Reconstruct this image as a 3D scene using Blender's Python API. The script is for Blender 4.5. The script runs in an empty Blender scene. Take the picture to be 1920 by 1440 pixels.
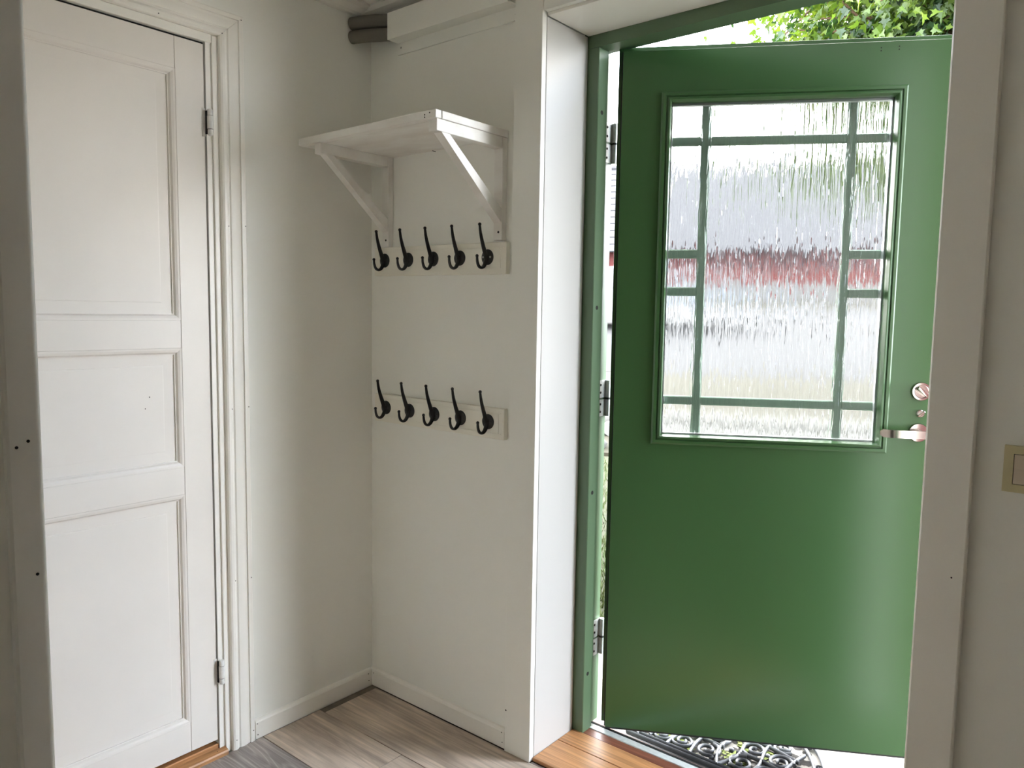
import bpy, bmesh, math, random
from mathutils import Vector, Matrix, noise
random.seed(7)
S = bpy.context.scene
COL = S.collection
R = math.radians

# ------------------------------------------------------------------ camera, sky, exposure
F_PX = 1426.18
cam_d = bpy.data.cameras.new('camera'); cam = bpy.data.objects.new('camera', cam_d); COL.objects.link(cam)
cam_d.sensor_fit = 'HORIZONTAL'; cam_d.sensor_width = 36.0; cam_d.lens = F_PX / 1920 * 36.0
cam_d.clip_start = 0.02; cam_d.clip_end = 300
CAM = Vector((1.99296, -1.68503, 1.30))
yaw, pitch, roll = R(39.3054), R(5.3209), R(0.8723)
fw = Vector((-math.sin(yaw) * math.cos(pitch), math.cos(yaw) * math.cos(pitch), -math.sin(pitch)))
r0 = Vector((math.cos(yaw), math.sin(yaw), 0)); u0 = r0.cross(fw)
rr = math.cos(roll) * r0 + math.sin(roll) * u0; uu = -math.sin(roll) * r0 + math.cos(roll) * u0
cam.matrix_world = Matrix(((rr.x, uu.x, -fw.x, CAM.x), (rr.y, uu.y, -fw.y, CAM.y), (rr.z, uu.z, -fw.z, CAM.z), (0, 0, 0, 1)))
S.camera = cam

SKY = 11.0
w = bpy.data.worlds.new('sky'); S.world = w; w.use_nodes = True
nt = w.node_tree; nt.nodes.clear()
o_ = nt.nodes.new('ShaderNodeOutputWorld'); b_ = nt.nodes.new('ShaderNodeBackground')
tc = nt.nodes.new('ShaderNodeTexCoord'); nz = nt.nodes.new('ShaderNodeTexNoise'); rp = nt.nodes.new('ShaderNodeValToRGB')
nz.inputs['Scale'].default_value = 2.2; nz.inputs['Detail'].default_value = 4
rp.color_ramp.elements[0].position = 0.36; rp.color_ramp.elements[0].color = (0.55, 0.70, 0.92, 1)
rp.color_ramp.elements[1].position = 0.56; rp.color_ramp.elements[1].color = (1.0, 0.965, 0.905, 1)
nt.links.new(tc.outputs['Generated'], nz.inputs['Vector']); nt.links.new(nz.outputs['Fac'], rp.inputs['Fac'])
nt.links.new(rp.outputs['Color'], b_.inputs['Color']); b_.inputs['Strength'].default_value = SKY
nt.links.new(b_.outputs['Background'], o_.inputs['Surface'])

S.view_settings.view_transform = 'Standard'; S.view_settings.look = 'None'
S.view_settings.gamma = 1.0; S.view_settings.use_curve_mapping = False
S.view_settings.exposure = 1.32
S.cycles.max_bounces = 14; S.cycles.diffuse_bounces = 9; S.cycles.transmission_bounces = 10

# ------------------------------------------------------------------ materials
MATS = {}
def mat(name, col, rough=0.5, metal=0.0, var=0.0, vscale=8.0, vcol=None, bump=0.0, bscale=60.0, stretch=(1, 1, 1), coat=0.0, spec=0.5, detail=4):
    m = bpy.data.materials.new(name); m.use_nodes = True
    t = m.node_tree; p = t.nodes['Principled BSDF']
    p.inputs['Base Color'].default_value = (*col, 1); p.inputs['Roughness'].default_value = rough
    p.inputs['Metallic'].default_value = metal; p.inputs['Coat Weight'].default_value = coat
    p.inputs['Specular IOR Level'].default_value = spec
    c = t.nodes.new('ShaderNodeTexCoord'); mp = t.nodes.new('ShaderNodeMapping'); mp.inputs['Scale'].default_value = stretch
    t.links.new(c.outputs['Object'], mp.inputs['Vector'])
    if var or vcol:
        n = t.nodes.new('ShaderNodeTexNoise'); n.inputs['Scale'].default_value = vscale; n.inputs['Detail'].default_value = detail
        x = t.nodes.new('ShaderNodeMix'); x.data_type = 'RGBA'
        c2 = vcol if vcol else tuple(v * (1 - var) for v in col)
        x.inputs[6].default_value = (*col, 1); x.inputs[7].default_value = (*c2, 1)
        q = t.nodes.new('ShaderNodeValToRGB'); q.color_ramp.elements[0].position = 0.38; q.color_ramp.elements[1].position = 0.66
        t.links.new(mp.outputs['Vector'], n.inputs['Vector']); t.links.new(n.outputs['Fac'], q.inputs['Fac'])
        t.links.new(q.outputs['Color'], x.inputs[0]); t.links.new(x.outputs[2], p.inputs['Base Color'])
    if bump:
        n2 = t.nodes.new('ShaderNodeTexNoise'); n2.inputs['Scale'].default_value = bscale; n2.inputs['Detail'].default_value = 3
        b = t.nodes.new('ShaderNodeBump'); b.inputs['Strength'].default_value = bump; b.inputs['Distance'].default_value = 0.002
        t.links.new(mp.outputs['Vector'], n2.inputs['Vector']); t.links.new(n2.outputs['Fac'], b.inputs['Height'])
        t.links.new(b.outputs['Normal'], p.inputs['Normal'])
    MATS[name] = m
    return m

def wood(name, c1, c2, c3, axis=0, rough=0.45, ring=9.0, grain=90.0, dist=6.0, bump=0.12, lines=1.0):
    """grained wood along the object's x (axis 0) or y (axis 1); shifts per object"""
    m = bpy.data.materials.new(name); m.use_nodes = True
    t = m.node_tree; N = t.nodes; L = t.links; p = N['Principled BSDF']; p.inputs['Roughness'].default_value = rough
    c = N.new('ShaderNodeTexCoord'); oi = N.new('ShaderNodeObjectInfo')
    ad = N.new('ShaderNodeVectorMath'); ad.operation = 'MULTIPLY_ADD'; ad.inputs[1].default_value = (1, 1, 1)
    cb = N.new('ShaderNodeCombineXYZ'); ml = N.new('ShaderNodeMath'); ml.operation = 'MULTIPLY'; ml.inputs[1].default_value = 37.0
    L.new(oi.outputs['Random'], ml.inputs[0])
    for i in range(3): L.new(ml.outputs[0], cb.inputs[i])
    L.new(c.outputs['Object'], ad.inputs[0]); L.new(cb.outputs[0], ad.inputs[2])
    s1 = (0.7, 7.0, 7.0) if axis == 0 else (7.0, 0.7, 7.0)
    mp = N.new('ShaderNodeMapping'); mp.inputs['Scale'].default_value = s1; L.new(ad.outputs[0], mp.inputs['Vector'])
    n1 = N.new('ShaderNodeTexNoise'); n1.inputs['Scale'].default_value = 1.3; n1.inputs['Detail'].default_value = 2.0; n1.inputs['Distortion'].default_value = 0.6
    L.new(mp.outputs[0], n1.inputs['Vector'])
    m1 = N.new('ShaderNodeMath'); m1.operation = 'MULTIPLY'; m1.inputs[1].default_value = ring; L.new(n1.outputs['Fac'], m1.inputs[0])
    fr = N.new('ShaderNodeMath'); fr.operation = 'PINGPONG'; fr.inputs[1].default_value = 0.5; L.new(m1.outputs[0], fr.inputs[0])
    s2 = (3.0, grain, grain) if axis == 0 else (grain, 3.0, grain)
    mp2 = N.new('ShaderNodeMapping'); mp2.inputs['Scale'].default_value = s2; L.new(ad.outputs[0], mp2.inputs['Vector'])
    n2 = N.new('ShaderNodeTexNoise'); n2.inputs['Scale'].default_value = 1.0; n2.inputs['Detail'].default_value = 5.0; L.new(mp2.outputs[0], n2.inputs['Vector'])
    mp3 = N.new('ShaderNodeMapping'); mp3.inputs['Scale'].default_value = (2.2, 7, 7) if axis == 0 else (7, 2.2, 7); L.new(ad.outputs[0], mp3.inputs['Vector'])
    n3 = N.new('ShaderNodeTexNoise'); n3.inputs['Scale'].default_value = 1.6; n3.inputs['Detail'].default_value = 4.0; L.new(mp3.outputs[0], n3.inputs['Vector'])
    a1 = N.new('ShaderNodeMix'); a1.data_type = 'RGBA'; a1.inputs[6].default_value = (*c1, 1); a1.inputs[7].default_value = (*c2, 1)
    rr_ = N.new('ShaderNodeValToRGB'); rr_.color_ramp.elements[0].position = 0.36; rr_.color_ramp.elements[1].position = 0.66
    L.new(n3.outputs['Fac'], rr_.inputs['Fac']); L.new(rr_.outputs['Color'], a1.inputs[0])
    a2 = N.new('ShaderNodeMix'); a2.data_type = 'RGBA'; a2.inputs[7].default_value = (*c3, 1); L.new(a1.outputs[2], a2.inputs[6])
    r2 = N.new('ShaderNodeValToRGB'); r2.color_ramp.elements[0].position = 0.30; r2.color_ramp.elements[1].position = 0.5
    L.new(fr.outputs[0], r2.inputs['Fac'])
    gm = N.new('ShaderNodeMath'); gm.operation = 'MULTIPLY'; L.new(r2.outputs['Color'], gm.inputs[0]); L.new(n2.outputs['Fac'], gm.inputs[1])
    g2 = N.new('ShaderNodeMath'); g2.operation = 'MULTIPLY'; g2.inputs[1].default_value = lines; L.new(gm.outputs[0], g2.inputs[0])
    L.new(g2.outputs[0], a2.inputs[0])
    # fine grain streaks
    gr = N.new('ShaderNodeMapRange'); gr.inputs[1].default_value = 0.3; gr.inputs[2].default_value = 0.7; gr.inputs[3].default_value = 0.68; gr.inputs[4].default_value = 1.2
    L.new(n2.outputs['Fac'], gr.inputs[0])
    vm = N.new('ShaderNodeVectorMath'); vm.operation = 'SCALE'; L.new(a2.outputs[2], vm.inputs[0]); L.new(gr.outputs[0], vm.inputs['Scale'])
    L.new(vm.outputs[0], p.inputs['Base Color'])
    b = N.new('ShaderNodeBump'); b.inputs['Strength'].default_value = bump; b.inputs['Distance'].default_value = 0.001
    L.new(n2.outputs['Fac'], b.inputs['Height']); L.new(b.outputs['Normal'], p.inputs['Normal'])
    MATS[name] = m; return m

mat('wall_paint', (0.872, 0.872, 0.828), 0.55, bump=0.05, bscale=180)
mat('wall_beige', (0.64, 0.60, 0.54), 0.6, bump=0.05, bscale=180)
mat('door_brown', (0.055, 0.033, 0.022), 0.45)
mat('ceiling_paint', (0.88, 0.862, 0.82), 0.5)
mat('trim_paint', (0.89, 0.87, 0.82), 0.36, bump=0.04, bscale=90, stretch=(1, 1, 0.1))
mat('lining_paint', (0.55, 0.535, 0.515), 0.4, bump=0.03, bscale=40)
mat('door_paint', (0.81, 0.765, 0.715), 0.38, var=0.035, vscale=5, bump=0.05, bscale=40)
mat('shelf_paint', (0.86, 0.85, 0.82), 0.5, vcol=(0.76, 0.73, 0.69), vscale=14, bump=0.2, bscale=45, stretch=(0.4, 1, 1))
mat('rail_paint', (0.87, 0.845, 0.755), 0.42, var=0.03, vscale=10)
mat('black_iron', (0.012, 0.012, 0.013), 0.34, spec=0.4)
mat('screw_steel', (0.45, 0.45, 0.43), 0.35, 1.0)
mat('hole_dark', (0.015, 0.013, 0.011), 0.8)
mat('green_paint', (0.054, 0.132, 0.046), 0.30, bump=0.05, bscale=260, spec=0.5)
mat('green_frame', (0.11, 0.18, 0.10), 0.34, bump=0.04, bscale=120)
mat('muntin_veiled', (0.19, 0.29, 0.21), 0.4)  # lightened green, paints in the glare veil of the glass
mat('gasket', (0.03, 0.032, 0.033), 0.6)
mat('seal_grey', (0.32, 0.34, 0.34), 0.5)
mat('zinc', (0.72, 0.75, 0.75), 0.4, 0.15, var=0.15, vscale=60)
mat('nickel', (0.50, 0.44, 0.41), 0.2, 1.0)
mat('spacer_alu', (0.78, 0.80, 0.83), 0.3, 0.6)
mat('hinge_paint', (0.82, 0.81, 0.79), 0.4, 0.0, var=0.10, vscale=120)
mat('foam', (0.16, 0.148, 0.13), 0.9, bump=0.1, bscale=300)
mat('switch_frame', (0.62, 0.56, 0.34), 0.35)
mat('switch_rocker', (0.66, 0.57, 0.46), 0.35)
wood('laminate', (0.68, 0.555, 0.45), (0.37, 0.29, 0.228), (0.22, 0.168, 0.13), 0, 0.42, 8.0, 95.0, lines=0.55)
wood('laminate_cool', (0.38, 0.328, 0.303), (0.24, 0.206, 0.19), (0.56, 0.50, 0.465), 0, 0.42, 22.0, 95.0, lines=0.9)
wood('oak', (0.60, 0.315, 0.145), (0.52, 0.25, 0.105), (0.36, 0.16, 0.065), 0, 0.38, 8.0, 160.0)
wood('oak_y', (0.56, 0.28, 0.115), (0.42, 0.20, 0.075), (0.30, 0.14, 0.055), 1, 0.36, 8.0, 160.0)
wood('mahogany', (0.26, 0.095, 0.06), (0.20, 0.07, 0.045), (0.13, 0.05, 0.035), 0, 0.32, 6.0, 120.0)
mat('floor_filler', (0.17, 0.135, 0.108), 0.6, var=0.3, vscale=30)
mat('subfloor', (0.06, 0.045, 0.035), 0.9)
mat('concrete', (0.20, 0.185, 0.165), 0.85, var=0.25, vscale=30, bump=0.4, bscale=200)
mat('lawn_soil', (0.019, 0.022, 0.008), 0.95, vcol=(0.026, 0.026, 0.011), vscale=3)
mat('grass_blade', (0.035, 0.060, 0.010), 0.6, vcol=(0.06, 0.075, 0.018), vscale=1.2)
mat('gravel', (0.021, 0.021, 0.023), 0.95, var=0.3, vscale=4, bump=0.5, bscale=60)
mat('field_grass', (0.022, 0.0185, 0.010), 0.95, vcol=(0.017, 0.0165, 0.007), vscale=1.5)
mat('stone', (0.11, 0.11, 0.105), 0.9, var=0.4, vscale=9, bump=0.6, bscale=20)
mat('falu_red', (0.072, 0.011, 0.010), 0.85, var=0.15, vscale=6)
mat('roof_tile', (0.018, 0.0185, 0.0225), 0.8, var=0.2, vscale=3)
mat('house_white', (0.06, 0.06, 0.06), 0.6)
mat('house_glass', (0.03, 0.035, 0.045), 0.1)
mat('car_paint', (0.06, 0.075, 0.095), 0.3, coat=0.5)
mat('car_glass', (0.03, 0.04, 0.05), 0.08)
mat('tyre', (0.02, 0.02, 0.02), 0.8)
mat('bark', (0.06, 0.045, 0.035), 0.9, bump=0.6, bscale=20)
mat('twig', (0.09, 0.05, 0.025), 0.8)
mat('iron_mat', (0.085, 0.090, 0.10), 0.42, var=0.25, vscale=40)
mat('moss', (0.085, 0.11, 0.010), 0.8)
mat('mat_shade', (0.012, 0.010, 0.008), 0.9)  # near-black that stands for shade under the mat
mat('facade', (0.30, 0.30, 0.28), 0.7)

def leafmat(name, c, ct):
    m = bpy.data.materials.new(name); m.use_nodes = True; t = m.node_tree; N = t.nodes; L = t.links
    N.clear(); o = N.new('ShaderNodeOutputMaterial'); d = N.new('ShaderNodeBsdfPrincipled'); tr = N.new('ShaderNodeBsdfTranslucent'); mx = N.new('ShaderNodeMixShader')
    d.inputs['Base Color'].default_value = (*c, 1); d.inputs['Roughness'].default_value = 0.45
    tr.inputs['Color'].default_value = (*ct, 1); mx.inputs[0].default_value = 0.5
    L.new(d.outputs[0], mx.inputs[1]); L.new(tr.outputs[0], mx.inputs[2]); L.new(mx.outputs[0], o.inputs['Surface'])
    MATS[name] = m
leafmat('leaf_green', (0.045, 0.085, 0.012), (0.07, 0.12, 0.010))
leafmat('leaf_light', (0.075, 0.12, 0.016), (0.11, 0.16, 0.012))
leafmat('leaf_dark', (0.016, 0.040, 0.014), (0.02, 0.05, 0.008))

def glassmat():
    m = bpy.data.materials.new('ribbed_glass'); m.use_nodes = True; t = m.node_tree; N = t.nodes; L = t.links
    p = N['Principled BSDF']; p.inputs['Base Color'].default_value = (0.72, 0.735, 0.73, 1)
    p.inputs['Transmission Weight'].default_value = 1.0; p.inputs['Roughness'].default_value = 0.06; p.inputs['IOR'].default_value = 1.45
    c = N.new('ShaderNodeTexCoord')
    mp = N.new('ShaderNodeMapping'); mp.inputs['Scale'].default_value = (1, 1, 0.035); L.new(c.outputs['Object'], mp.inputs['Vector'])
    wn = N.new('ShaderNodeTexNoise'); wn.inputs['Scale'].default_value = 14; wn.inputs['Detail'].default_value = 2; L.new(c.outputs['Object'], wn.inputs['Vector'])
    ws = N.new('ShaderNodeVectorMath'); ws.operation = 'MULTIPLY_ADD'; ws.inputs[1].default_value = (0.008, 0, 0)
    L.new(wn.outputs['Color'], ws.inputs[0]); L.new(mp.outputs[0], ws.inputs[2])
    n1 = N.new('ShaderNodeTexNoise'); n1.inputs['Scale'].default_value = 130; n1.inputs['Detail'].default_value = 2.0; n1.inputs['Roughness'].default_value = 0.5
    L.new(ws.outputs[0], n1.inputs['Vector'])
    mp2 = N.new('ShaderNodeMapping'); mp2.inputs['Scale'].default_value = (1, 1, 0.13); L.new(c.outputs['Object'], mp2.inputs['Vector'])
    v = N.new('ShaderNodeTexVoronoi'); v.inputs['Scale'].default_value = 105; L.new(mp2.outputs[0], v.inputs['Vector'])
    vr = N.new('ShaderNodeValToRGB'); vr.color_ramp.elements[0].position = 0.0; vr.color_ramp.elements[0].color = (1, 1, 1, 1)
    vr.color_ramp.elements[1].position = 0.30; vr.color_ramp.elements[1].color = (0, 0, 0, 1); L.new(v.outputs['Distance'], vr.inputs['Fac'])
    a = N.new('ShaderNodeMath'); a.operation = 'MULTIPLY_ADD'; a.inputs[1].default_value = 0.30; L.new(vr.outputs['Color'], a.inputs[0]); L.new(n1.outputs['Fac'], a.inputs[2])
    b = N.new('ShaderNodeBump'); b.inputs['Strength'].default_value = 1.0; b.inputs['Distance'].default_value = 0.0034
    L.new(a.outputs[0], b.inputs['Height']); L.new(b.outputs['Normal'], p.inputs['Normal'])
    MATS['ribbed_glass'] = m
glassmat()

# ------------------------------------------------------------------ mesh helpers
def addbox(bm, x0, x1, y0, y1, z0, z1, bev=0.0, seg=1):
    x0, x1 = min(x0, x1), max(x0, x1); y0, y1 = min(y0, y1), max(y0, y1); z0, z1 = min(z0, z1), max(z0, z1)
    vs = [bm.verts.new((x, y, z)) for x in (x0, x1) for y in (y0, y1) for z in (z0, z1)]
    fs = [bm.faces.new([vs[i] for i in q]) for q in ((0, 1, 3, 2), (4, 6, 7, 5), (0, 4, 5, 1), (2, 3, 7, 6), (0, 2, 6, 4), (1, 5, 7, 3))]
    if bev:
        es = list({e for f in fs for e in f.edges})
        bmesh.ops.bevel(bm, geom=es, offset=bev, segments=seg, profile=0.5, affect='EDGES', clamp_overlap=True)
    return bm

def prism(bm, pts, a0, a1, axis='x'):
    """extrude a closed 2-D outline along an axis; x: pts=(y,z) ; y: pts=(x,z) ; z: pts=(x,y)"""
    def P(p, a):
        return {'x': (a, p[0], p[1]), 'y': (p[0], a, p[1]), 'z': (p[0], p[1], a)}[axis]
    A = [bm.verts.new(P(p, a0)) for p in pts]; B = [bm.verts.new(P(p, a1)) for p in pts]
    n = len(pts)
    bm.faces.new(A); bm.faces.new(list(reversed(B)))
    for i in range(n): bm.faces.new((A[i], B[i], B[(i + 1) % n], A[(i + 1) % n]))
    return bm

def tube(bm, pts, rad, n=10, cap=True, sq=None):
    pts = [Vector(p) for p in pts]
    rad = rad if isinstance(rad, (list, tuple)) else [rad] * len(pts)
    up = None; rings = []
    for i, p in enumerate(pts):
        t = (pts[min(i + 1, len(pts) - 1)] - pts[max(i - 1, 0)]).normalized()
        if up is None:
            up = Vector((0, 0, 1)) if abs(t.z) < 0.9 else Vector((1, 0, 0))
        a = t.cross(up).normalized(); up = a.cross(t).normalized()
        sx, sy = sq if sq else (1, 1)
        rings.append([bm.verts.new(p + (a * math.cos(2 * math.pi * k / n) * sx + up * math.sin(2 * math.pi * k / n) * sy) * rad[i]) for k in range(n)])
    for i in range(len(rings) - 1):
        for k in range(n):
            bm.faces.new((rings[i][k], rings[i][(k + 1) % n], rings[i + 1][(k + 1) % n], rings[i + 1][k]))
    if cap:
        bm.faces.new(list(reversed(rings[0]))); bm.faces.new(rings[-1])
    return bm

def lathe(bm, prof, origin, axis, n=24):
    """prof = [(r, h)] along axis from origin"""
    o = Vector(origin); ax = Vector(axis).normalized()
    a = ax.orthogonal().normalized(); b = ax.cross(a)
    rings = [[bm.verts.new(o + ax * h + (a * math.cos(2 * math.pi * k / n) + b * math.sin(2 * math.pi * k / n)) * max(r, 1e-5)) for k in range(n)] for r, h in prof]
    for i in range(len(rings) - 1):
        for k in range(n): bm.faces.new((rings[i][k], rings[i][(k + 1) % n], rings[i + 1][(k + 1) % n], rings[i + 1][k]))
    bm.faces.new(list(reversed(rings[0]))); bm.faces.new(rings[-1])
    return bm

def ball(bm, c, r, seg=10):
    bmesh.ops.create_uvsphere(bm, u_segments=seg, v_segments=max(6, seg // 2 + 2), radius=r, matrix=Matrix.Translation(Vector(c)))
    return bm

def spline(pts, n=6):
    P = [Vector(p) for p in pts]; out = []
    for i in range(len(P) - 1):
        p0 = P[max(i - 1, 0)]; p1 = P[i]; p2 = P[i + 1]; p3 = P[min(i + 2, len(P) - 1)]
        for k in range(n):
            t = k / n
            out.append(0.5 * ((2 * p1) + (p2 - p0) * t + (2 * p0 - 5 * p1 + 4 * p2 - p3) * t * t + (3 * p1 - p0 - 3 * p2 + p3) * t ** 3))
    out.append(P[-1]); return out

def obj(name, bm, m, parent=None, smooth=False, angle=40):
    me = bpy.data.meshes.new(name)
    if isinstance(bm, bmesh.types.BMesh):
        bmesh.ops.recalc_face_normals(bm, faces=bm.faces[:]); bm.to_mesh(me); bm.free()
    else:
        me = bm
    if m: 
        me.materials.clear(); me.materials.append(MATS[m])
    if smooth:
        for p in me.polygons: p.use_smooth = True
        try: me.set_sharp_from_angle(angle=R(angle))
        except Exception: pass
    o = bpy.data.objects.new(name, me); COL.objects.link(o)
    if parent: o.parent = parent
    return o

def inst(src, name, parent, loc=None, rot=None, scale=None):
    o = src.copy(); o.name = name; COL.objects.link(o); o.parent = parent
    if loc is not None: o.location = loc
    if rot is not None: o.rotation_euler = rot
    if scale is not None: o.scale = scale
    return o

def empty(name, loc=(0, 0, 0), rz=0.0):
    o = bpy.data.objects.new(name, None); COL.objects.link(o); o.location = loc; o.rotation_euler = (0, 0, rz); o.empty_display_size = 0.05
    return o

def tag(o, label, cat=None, group=None, kind=None):
    o['label'] = label
    if cat: o['category'] = cat
    if group: o['group'] = group
    if kind: o['kind'] = kind
    return o

def B(*a, **k): return addbox(bmesh.new(), *a, **k)
def screw(parent, c, nrm, r=0.003, m='screw_steel', name='screw'):
    return obj(name, lathe(bmesh.new(), [(r, -0.002), (r, 0.0004), (r * 0.7, 0.0009)], c, nrm, 10), m, parent)
def hole(parent, c, nrm, r=0.003, name='nail_hole'):
    return obj(name, lathe(bmesh.new(), [(r, -0.002), (r, 0.0004)], c, nrm, 10), 'hole_dark', parent)

# ------------------------------------------------------------------ room shell
XL, XR = 0.0, 2.65
YB, YF = 0.0, -1.95
ZC = 2.253
OX0, OX1, OZ = 0.716, 1.684, 2.093        # entrance opening

# floor : dark subfloor with separate laminate boards
fl = tag(obj('floor', B(-0.1, XR + 0.1, YF - 0.1, 0.199, -0.06, -0.009), 'subfloor'), 'grey-brown wood-look laminate floor of the entrance hall', 'floor', kind='structure')
rows = [(-0.0160, -0.2322)] + [(-0.2322 - 0.2115 * k, -0.4437 - 0.2115 * k) for k in range(15)]
cuts = {0: [0.0385, 1.42, 2.80], 1: [0.013, 0.4052, 1.79, 3.17], 2: [0.013, 0.96, 2.34]}
random.seed(3)
for i, (ya, yb) in enumerate(rows):
    xs = cuts.get(i) or sorted([0.013, 0.3 + (i * 0.47) % 1.3, 1.68 + (i * 0.47) % 1.3])
    xs = xs + [XR]
    for a, b in zip(xs[:-1], xs[1:]):
        if b - a < 0.05: continue
        L_ = b - a
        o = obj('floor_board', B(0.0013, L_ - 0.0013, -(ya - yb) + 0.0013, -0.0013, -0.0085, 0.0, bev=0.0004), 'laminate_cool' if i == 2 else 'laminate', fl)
        o.location = (a, ya, 0)
obj('edge_strip', B(0.013, 0.0375, -0.2316, -0.012, -0.0085, -0.001), 'floor_filler', fl)
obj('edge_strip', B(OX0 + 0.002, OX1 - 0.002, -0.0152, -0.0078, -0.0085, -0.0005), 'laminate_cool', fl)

# ceiling : boards running along x
ce = tag(obj('ceiling', B(-0.1, XR + 0.1, YF - 0.1, 0.02, ZC + 0.012, ZC + 0.1), 'hole_dark'), 'pale painted board ceiling above the hall', 'ceiling', kind='structure')
yy = -0.062
while yy > YF:
    obj('ceiling_board', B(0.067, XR, yy - 0.118, yy, ZC, ZC + 0.012, bev=0.002), 'ceiling_paint', ce); yy -= 0.12

bm = bmesh.new()
addbox(bm, -0.12, 0.0, -0.5772, 0.32, -0.06, ZC + 0.1); addbox(bm, -0.12, 0.0, YF, -1.2195, -0.06, ZC + 0.1); addbox(bm, -0.12, 0.0, -1.2195, -0.5772, 2.0136, ZC + 0.1)
tag(obj('wall_left', bm, 'wall_paint'), 'off-white wall with the panelled interior door on the left', 'wall', kind='structure')
bm = bmesh.new()
addbox(bm, -0.12, OX0 - 0.014, 0.0, 0.30, -0.06, ZC + 0.1)
addbox(bm, OX1 + 0.014, XR + 0.12, 0.0, 0.30, -0.06, ZC + 0.1)
addbox(bm, OX0 - 0.014, OX1 + 0.014, 0.0, 0.30, OZ + 0.014, ZC + 0.1)
tag(obj('wall_back', bm, 'wall_paint'), 'off-white wall carrying the coat hooks and pierced by the green entrance door', 'wall', kind='structure')
tag(obj('wall_right', B(XR, XR + 0.12, YF, 0.0, -0.06, ZC + 0.1), 'wall_beige'), 'beige painted wall closing the hall on the right', 'wall', kind='structure')
tag(obj('wall_front', B(-0.12, XR + 0.12, YF - 0.12, YF, -0.06, ZC + 0.1), 'wall_paint'), 'plain off-white wall behind the viewer', 'wall', kind='structure')
d3 = tag(empty('dimming_door', (1.72, YF, 0)), 'unseen dark brown door added behind the viewer to dim the right casing', 'door', kind='structure')  # out of view, added to cut bounce light on the right casing
obj('leaf', B(0.0, 0.88, 0.001, 0.03, 0.005, 2.05, bev=0.002), 'door_brown', d3)
for z0, z1 in ((0.12, 0.95), (1.1, 1.93)): obj('panel', B(0.12, 0.76, 0.0305, 0.038, z0, z1, bev=0.004), 'door_brown', d3)
obj('door_knob', lathe(bmesh.new(), [(0.010, 0.03), (0.010, 0.06), (0.024, 0.07), (0.024, 0.085), (0.012, 0.095)], (0.07, 0, 1.02), (0, 1, 0), 20), 'nickel', d3, True)

# partition stub near the camera on the left, with corner board
SX, SY = 1.35, -1.4664
tag(obj('wall_near', B(SX - 0.10, SX - 0.004, YF, SY - 0.004, 0, ZC), 'wall_paint'), 'shaded off-white partition end at the left edge of the view', 'wall', kind='structure')
bm = bmesh.new()
pts = [(SX - 0.11, SY), (SX - 0.005, SY)]
for k in range(7):
    a = R(90 - 15 * k); pts.append((SX - 0.0045 + 0.0045 * math.cos(a), SY - 0.0045 + 0.0045 * math.sin(a)))
pts += [(SX, SY - 0.0225), (SX - 0.0012, SY - 0.0245), (SX - 0.004, SY - 0.0255), (SX - 0.11, SY - 0.0255)]
prism(bm, pts, 0.0, ZC, 'z')
t = tag(obj('trim_1', bm, 'trim_paint', smooth=True, angle=30), 'narrow shaded white corner board at the far left, two small holes in it', 'trim', kind='structure')
for (y, z) in ((-1.4766, 1.198), (-1.4845, 1.194), (-1.4742, 1.094)):
    hole(t, (SX, y, z), (1, 0, 0), 0.0012)

# cornice
bm = bmesh.new(); prof = [(0, 2.2325), (0.012, 2.2325), (0.022, 2.238), (0.05, 2.243), (0.064, 2.250), (0.064, ZC + 0.005), (0, ZC + 0.005)]
prism(bm, prof, -0.058, YF, 'y')
tag(obj('trim_2', bm, 'trim_paint'), 'thin white cornice moulding along the top of the left wall', 'trim', kind='structure')
bm = bmesh.new(); prism(bm, [(-p[0] * 0.92, p[1]) for p in prof], 0.0, XR, 'x')
tag(obj('trim_3', bm, 'trim_paint'), 'thin white cornice moulding above the pipe cover on the back wall', 'trim', kind='structure')

# baseboards
def baseprof(s): return [(0, 0), (s * 0.012, 0), (s * 0.012, 0.050), (s * 0.010, 0.055), (s * 0.006, 0.0585), (0, 0.060)]
bl = tag(obj('baseboard_left', prism(bmesh.new(), baseprof(1), -0.012, -0.4655, 'y'), 'trim_paint'), 'low white baseboard under the left wall, from the corner to the door casing', 'baseboard', kind='structure')
bb = tag(obj('baseboard_back', prism(bmesh.new(), baseprof(-1), 0.0, 0.6135, 'x'), 'trim_paint'), 'low white baseboard under the coat-hook wall', 'baseboard', kind='structure')
for x, z in ((0.6033, 0.0475), (0.606, 0.0175), (0.020, 0.045)): hole(bb, (x, -0.0121, z), (0, -1, 0), 0.0016)
for y, z in ((-0.4605, 0.0468), (-0.459, 0.012), (-0.028, 0.045), (-0.026, 0.02)): hole(bl, (0.0121, y, z), (1, 0, 0), 0.0018)
tag(obj('baseboard_right', prism(bmesh.new(), baseprof(-1), 1.768, XR, 'x'), 'trim_paint'), 'low white baseboard under the light switch wall', 'baseboard', kind='structure')

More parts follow.
